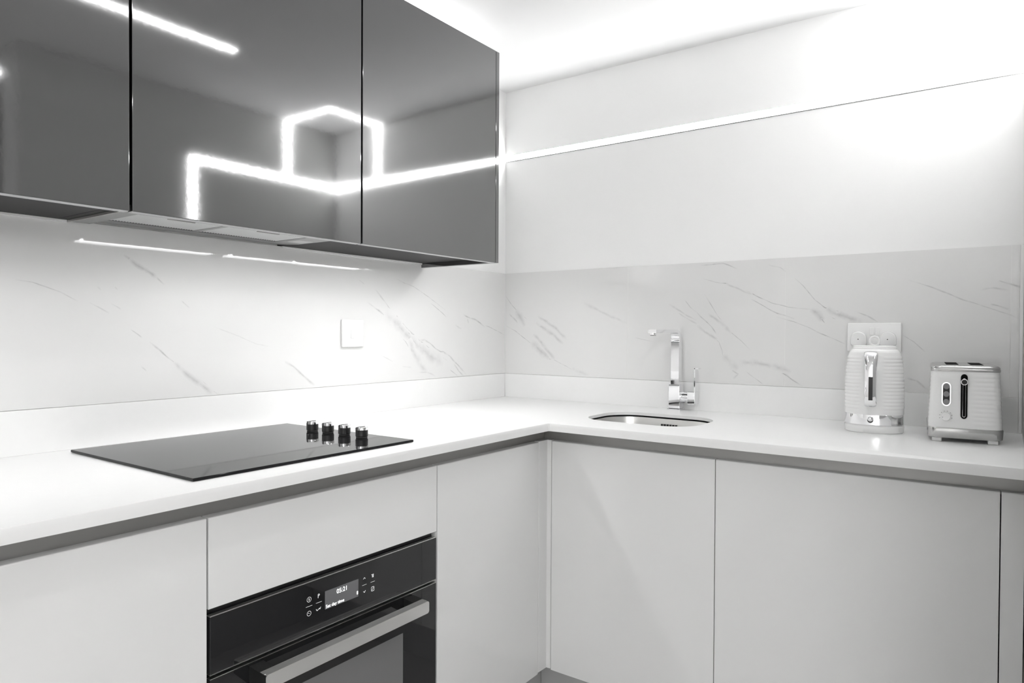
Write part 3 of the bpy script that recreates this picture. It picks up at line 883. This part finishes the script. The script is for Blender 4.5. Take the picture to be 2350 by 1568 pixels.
for i in range(N + 1):
    z = .052 + .182 * i / N
    rib = 0
    if .066 < z < .214:
        ph = (z - .066) / .0100
        rib = .0016 * (abs(math.sin(PI * ph)) ** .6 - .35)
    rings.append(kring(z, spline(tab, z), ribs=rib))
obj('jug', loft(BM(), rings), M_PLAS, t, 50)
obj('chrome_band', loft(BM(), [kring(z, h) for z, h in ((.0225, .0808), (.0235, .0818), (.0515, .0818), (.0525, .0808))]), M_CHROME, t, 40)
obj('power_base', loft(BM(), [kring(z, h) for z, h in ((.0, .0790), (.002, .0812), (.016, .0825), (.019, .0822), (.0208, .080), (.0225, .079))]), M_PLAS, t, 40)
ld = obj('lid', loft(BM(), [kring(z, h, p=2.3) for z, h in ((.2335, .0612), (.2370, .0612), (.2385, .0595), (.2420, .0590), (.2432, .0575), (.2440, .050))]), M_PLAS, t, 40)
bm = BM()
pts = [(0, -.0005 + .0128 * math.cos(2 * PI * k / 32), .2568 + .0128 * math.sin(2 * PI * k / 32)) for k in range(32)]
tube(bm, pts, .0030, 10, closed=True)
obj('lid_ring', bm, M_PLAS, ld, 60)
# handle: chrome strap rising from the base of the jug, bowed out and back into the shoulder
hy = -.0095
bx0 = .0790
ctr = [(bx0 - .004, .0860), (bx0 + .012, .0800), (bx0 + .026, .0830), (bx0 + .034, .0960), (bx0 + .0355, .125), (bx0 + .0345, .165), (bx0 + .0315, .195), (bx0 + .025, .2140), (bx0 + .012, .2235), (bx0 - .008, .2235), (bx0 - .022, .2190)]
# smooth by chaikin
for _ in range(2):
    q = [ctr[0]]
    for a, c in zip(ctr, ctr[1:]):
        q += [(a[0] * .75 + c[0] * .25, a[1] * .75 + c[1] * .25), (a[0] * .25 + c[0] * .75, a[1] * .25 + c[1] * .75)]
    ctr = q + [ctr[-1]]
rings = []
for i, (px, pz) in enumerate(ctr):
    a = ctr[max(i - 1, 0)]; c = ctr[min(i + 1, len(ctr) - 1)]
    d = Vector((c[0] - a[0], 0, c[1] - a[1])).normalized()
    nv = Vector((-d.z, 0, d.x))
    ww = .0165 + .003 * max(0, (pz - .19) / .035)
    ring = []
    for k in range(16):
        an = 2 * PI * k / 16
        cx_, sy_ = math.cos(an), math.sin(an)
        ring.append(Vector((px, hy, pz)) + nv * (.0065 * math.copysign(abs(cx_) ** .7, cx_)) + Vector((0, ww * math.copysign(abs(sy_) ** .7, sy_), 0)))
    rings.append(ring)
hd = obj('handle', loft(BM(), rings), M_CHROME, t, 60)
bm = BM()
strip = [p for p in ctr if .093 < p[1] < .168 and p[0] > bx0 + .02]
rings = []
for i, (px, pz) in enumerate(strip):
    x = px + .0064
    rings.append([(x, hy - .0056, pz), (x, hy + .0056, pz), (x + .0012, hy + .0056, pz), (x + .0012, hy - .0056, pz)])
loft(bm, rings)
obj('reflection_strip', bm, M_BLACK, hd, 30)  # black strip painting the dark reflection down the chrome handle
bm = BM()
disc_x(bm, .0770, .0800, hy, .0375, .0085, .0080)
sw = obj('switch_recess', bm, M_BLACK, t)
bm = BM()
rings = [[(.0795 + dx, hy + .0075 * s * math.cos(2 * PI * k / 20), .0405 + .0070 * s * math.sin(2 * PI * k / 20)) for k in range(20)] for dx, s in ((0, .9), (.006, 1), (.010, .8), (.0112, .4))]
loft(bm, rings)
obj('switch_lever', bm, M_CHROME, sw, 60)
# pouring spout on the far side
bm = BM()
rings = []
for z, e in ((.180, .0), (.200, .010), (.222, .024), (.233, .030)):
    h = spline(tab, z) * .94
    rings.append([(-h + .012, .022, z), (-h - e, .004, z), (-h - e, -.004, z), (-h + .012, -.022, z)])
loft(bm, rings)
obj('pouring_lip', bm, M_PLAS, t, 40)

# ------------------------------------------------------------------ toaster (local: -x faces the room)
TX, TY = -.180, -1.6090
t = thing('toaster', 'white ribbed two-slot toaster with chrome rim beside the kettle', 'toaster', (TX, TY, ZW), math.radians(5.0), local=True)
SCL[t] = (1, 1, 1.20)
IZ = 1 / 1.14
TD = .118
def tring(z, hx, hyy, r, n=8, ribs=0.0):
    pts = rrect(0, 0, 2 * hx, 2 * hyy, r, n)
    return [(x, y, z) for x, y in pts]
def tring_rib(z, hx, hyy, r, rib):
    out = []
    # dense outline; the control half of the front stays smooth
    base = rrect(0, 0, 2 * hx, 2 * hyy, r, 8)
    dense = []
    m = len(base)
    for i in range(m):
        a, c = Vector(base[i]), Vector(base[(i + 1) % m])
        k = max(1, int((c - a).length / .006))
        for j in range(k): dense.append(a.lerp(c, j / k))
    for p in dense:
        w_ = 1.0
        if p.x < -hx + .02 and p.y > -.020: w_ = .12
        out.append((p.x * (1 + w_ * rib / hx), p.y * (1 + w_ * rib / hyy), z))
    return out
rings = []
NB = 110
for i in range(NB + 1):
    z = .030 + .116 * i / NB
    u = i / NB
    rib = 0
    if .036 < z < .142:
        rib = .0011 * (abs(math.sin(PI * (z - .036) / .0088)) ** .6 - .4)
    rings.append((z, TD - .004 * u, .0775 - .0065 * u, rib))
ref = len(tring_rib(.03, TD, .0775, .022, 0))
dense_rings = []
for z, hx, hyy, rib in rings:
    # same topology for each height: scale the base outline
    o0 = tring_rib(z, TD, .0775, .022, 0)
    rr = []
    for (x, y, _z) in o0:
        w_ = .12 if (x < -TD + .02 and y > -.020) else 1.0
        nx_ = x * hx / TD + math.copysign(w_ * rib, x) * min(1, abs(x) / TD * 2)
        ny_ = y * hyy / .0775 + math.copysign(w_ * rib, y) * min(1, abs(y) / .0775 * 2)
        rr.append((nx_, ny_, z))
    dense_rings.append(rr)
obj('body', loft(BM(), dense_rings), M_PLAS, t, 50)
obj('base_skirt', loft(BM(), [tring(z, hx, hy_, .020) for z, hx, hy_ in ((.0085, .117, .0765), (.010, .1185, .0785), (.0285, .1200, .0795), (.0300, .1190, .0785))]), M_SATIN, t, 40)
for sx in (-1, 1):
    for sy in (-1, 1):
        cx_, cy_ = sx * .100, sy * .058
        obj('foot', box(BM(), cx_ - .013, cx_ + .013, cy_ - .0105, cy_ + .0105, 0, .0095, .0025, 2), M_PLAS, t)
rim = obj('top_rim', loft(BM(), [tring(z, hx, hy_, .020) for z, hx, hy_ in ((.1455, .1125, .0695), (.1462, .1150, .0722), (.1500, .1158, .0730), (.1515, .1145, .0717), (.1530, .1150, .0722), (.1555, .1142, .0714), (.1580, .110, .068), (.1592, .100, .060))]), M_SATIN, t, 40)
for y0 in (-.026, .026):
    obj('bread_slot', box(BM(), -.078, .078, y0 - .0135, y0 + .0135, .1575, .1597, .0004, 1), M_MATT, rim)
fx0 = -.1165
def on_face(z): return -(TD - .004 * (z - .030) / .116)
# lever slot
bm = BM()
pts = rrect(-.0, .0955, .0140, .0915, .0068, 6)
prism(bm, [(p[0] + .0022, p[1]) for p in pts], 0, on_face(.09) - .0030, on_face(.09) + .004)
ls = obj('lever_slot', bm, M_MATT, t, 30)
bm = BM()
tube(bm, [(on_face(.09) - .0031, p[0] + .0022, p[1]) for p in rrect(0, .0930, .0060, .0790, .0029, 5)], .0004, 6, closed=True)
obj('slot_trim', bm, M_CHROME, ls, 60)
bm = BM()
xk = on_face(.125)
disc_x(bm, xk - .012, xk + .002, .0022, .1256, .0066, .0066, sz=IZ)
lv = obj('lever', bm, M_BLACK, t)
bm = BM()
tube(bm, [(xk - .0122, .0022 + .0064 * math.cos(2 * PI * k / 28), .1256 + IZ * .0064 * math.sin(2 * PI * k / 28)) for k in range(28)], .0009, 8, closed=True)
obj('lever_ring', bm, M_CHROME, lv, 60)
# button pod
bm = BM()
prism(bm, [(p[0] + .0392, p[1]) for p in rrect(0, .0993, .0196, .0496, .0096, 8)], 0, on_face(.099) - .0036, on_face(.099) + .004)
bmesh.ops.bevel(bm, geom=[e for e in bm.edges if e.calc_face_angle(0) > 1.0], offset=.0012, segments=2, affect='EDGES')
pod = obj('button_surround', bm, M_CHROME, t, 40)
bm = BM()
prism(bm, [(p[0] + .0392, p[1]) for p in rrect(0, .0993, .0146, .0446, .0071, 8)], 0, on_face(.099) - .0040, on_face(.099))
obj('button_panel', bm, M_BLACK, pod, 30)
M_BTN = mat('grey_translucent_button', (.24, .24, .245), .25, noise_amt=.05)
for zz in (.1152, .0993, .0834):
    bm = BM()
    xx = on_face(.099)
    rings = [[(xx - d_, .0392 + r_ * math.cos(2 * PI * k / 28), zz + IZ * r_ * math.sin(2 * PI * k / 28)) for k in range(28)] for d_, r_ in ((.003, .0066), (.0050, .0066), (.0056, .0052), (.0054, .0040))]
    loft(bm, rings)
    obj('button', bm, M_BTN, pod, 40)
# browning dial with printed ticks
zd_ = .0527; xx = on_face(zd_)
bm = BM()
rings = [[(xx - d_, .0397 + r_ * math.cos(2 * PI * k / 36), zd_ + IZ * r_ * math.sin(2 * PI * k / 36)) for k in range(36)] for d_, r_ in ((-.003, .0100), (.0085, .0098), (.0095, .0088))]
loft(bm, rings)
dl = obj('browning_dial', bm, M_PLAS, t, 40)
bm = BM(); disc_x(bm, xx - .0101, xx - .0094, .0397 + .0068, zd_ - .001, .0008, n=12)
obj('dial_mark', bm, M_MARKD, dl, 0)
bm = BM()
for k in range(8):
    a = math.radians(195 - 30 * k)
    cy_, cz_ = .0397 - .0132 * math.cos(a), zd_ + IZ * .0132 * math.sin(a)
    disc_x(bm, xx - .0020, xx + .001, cy_, cz_, .0007, n=10)
obj('dial_scale', bm, M_MARKD, t, 0)
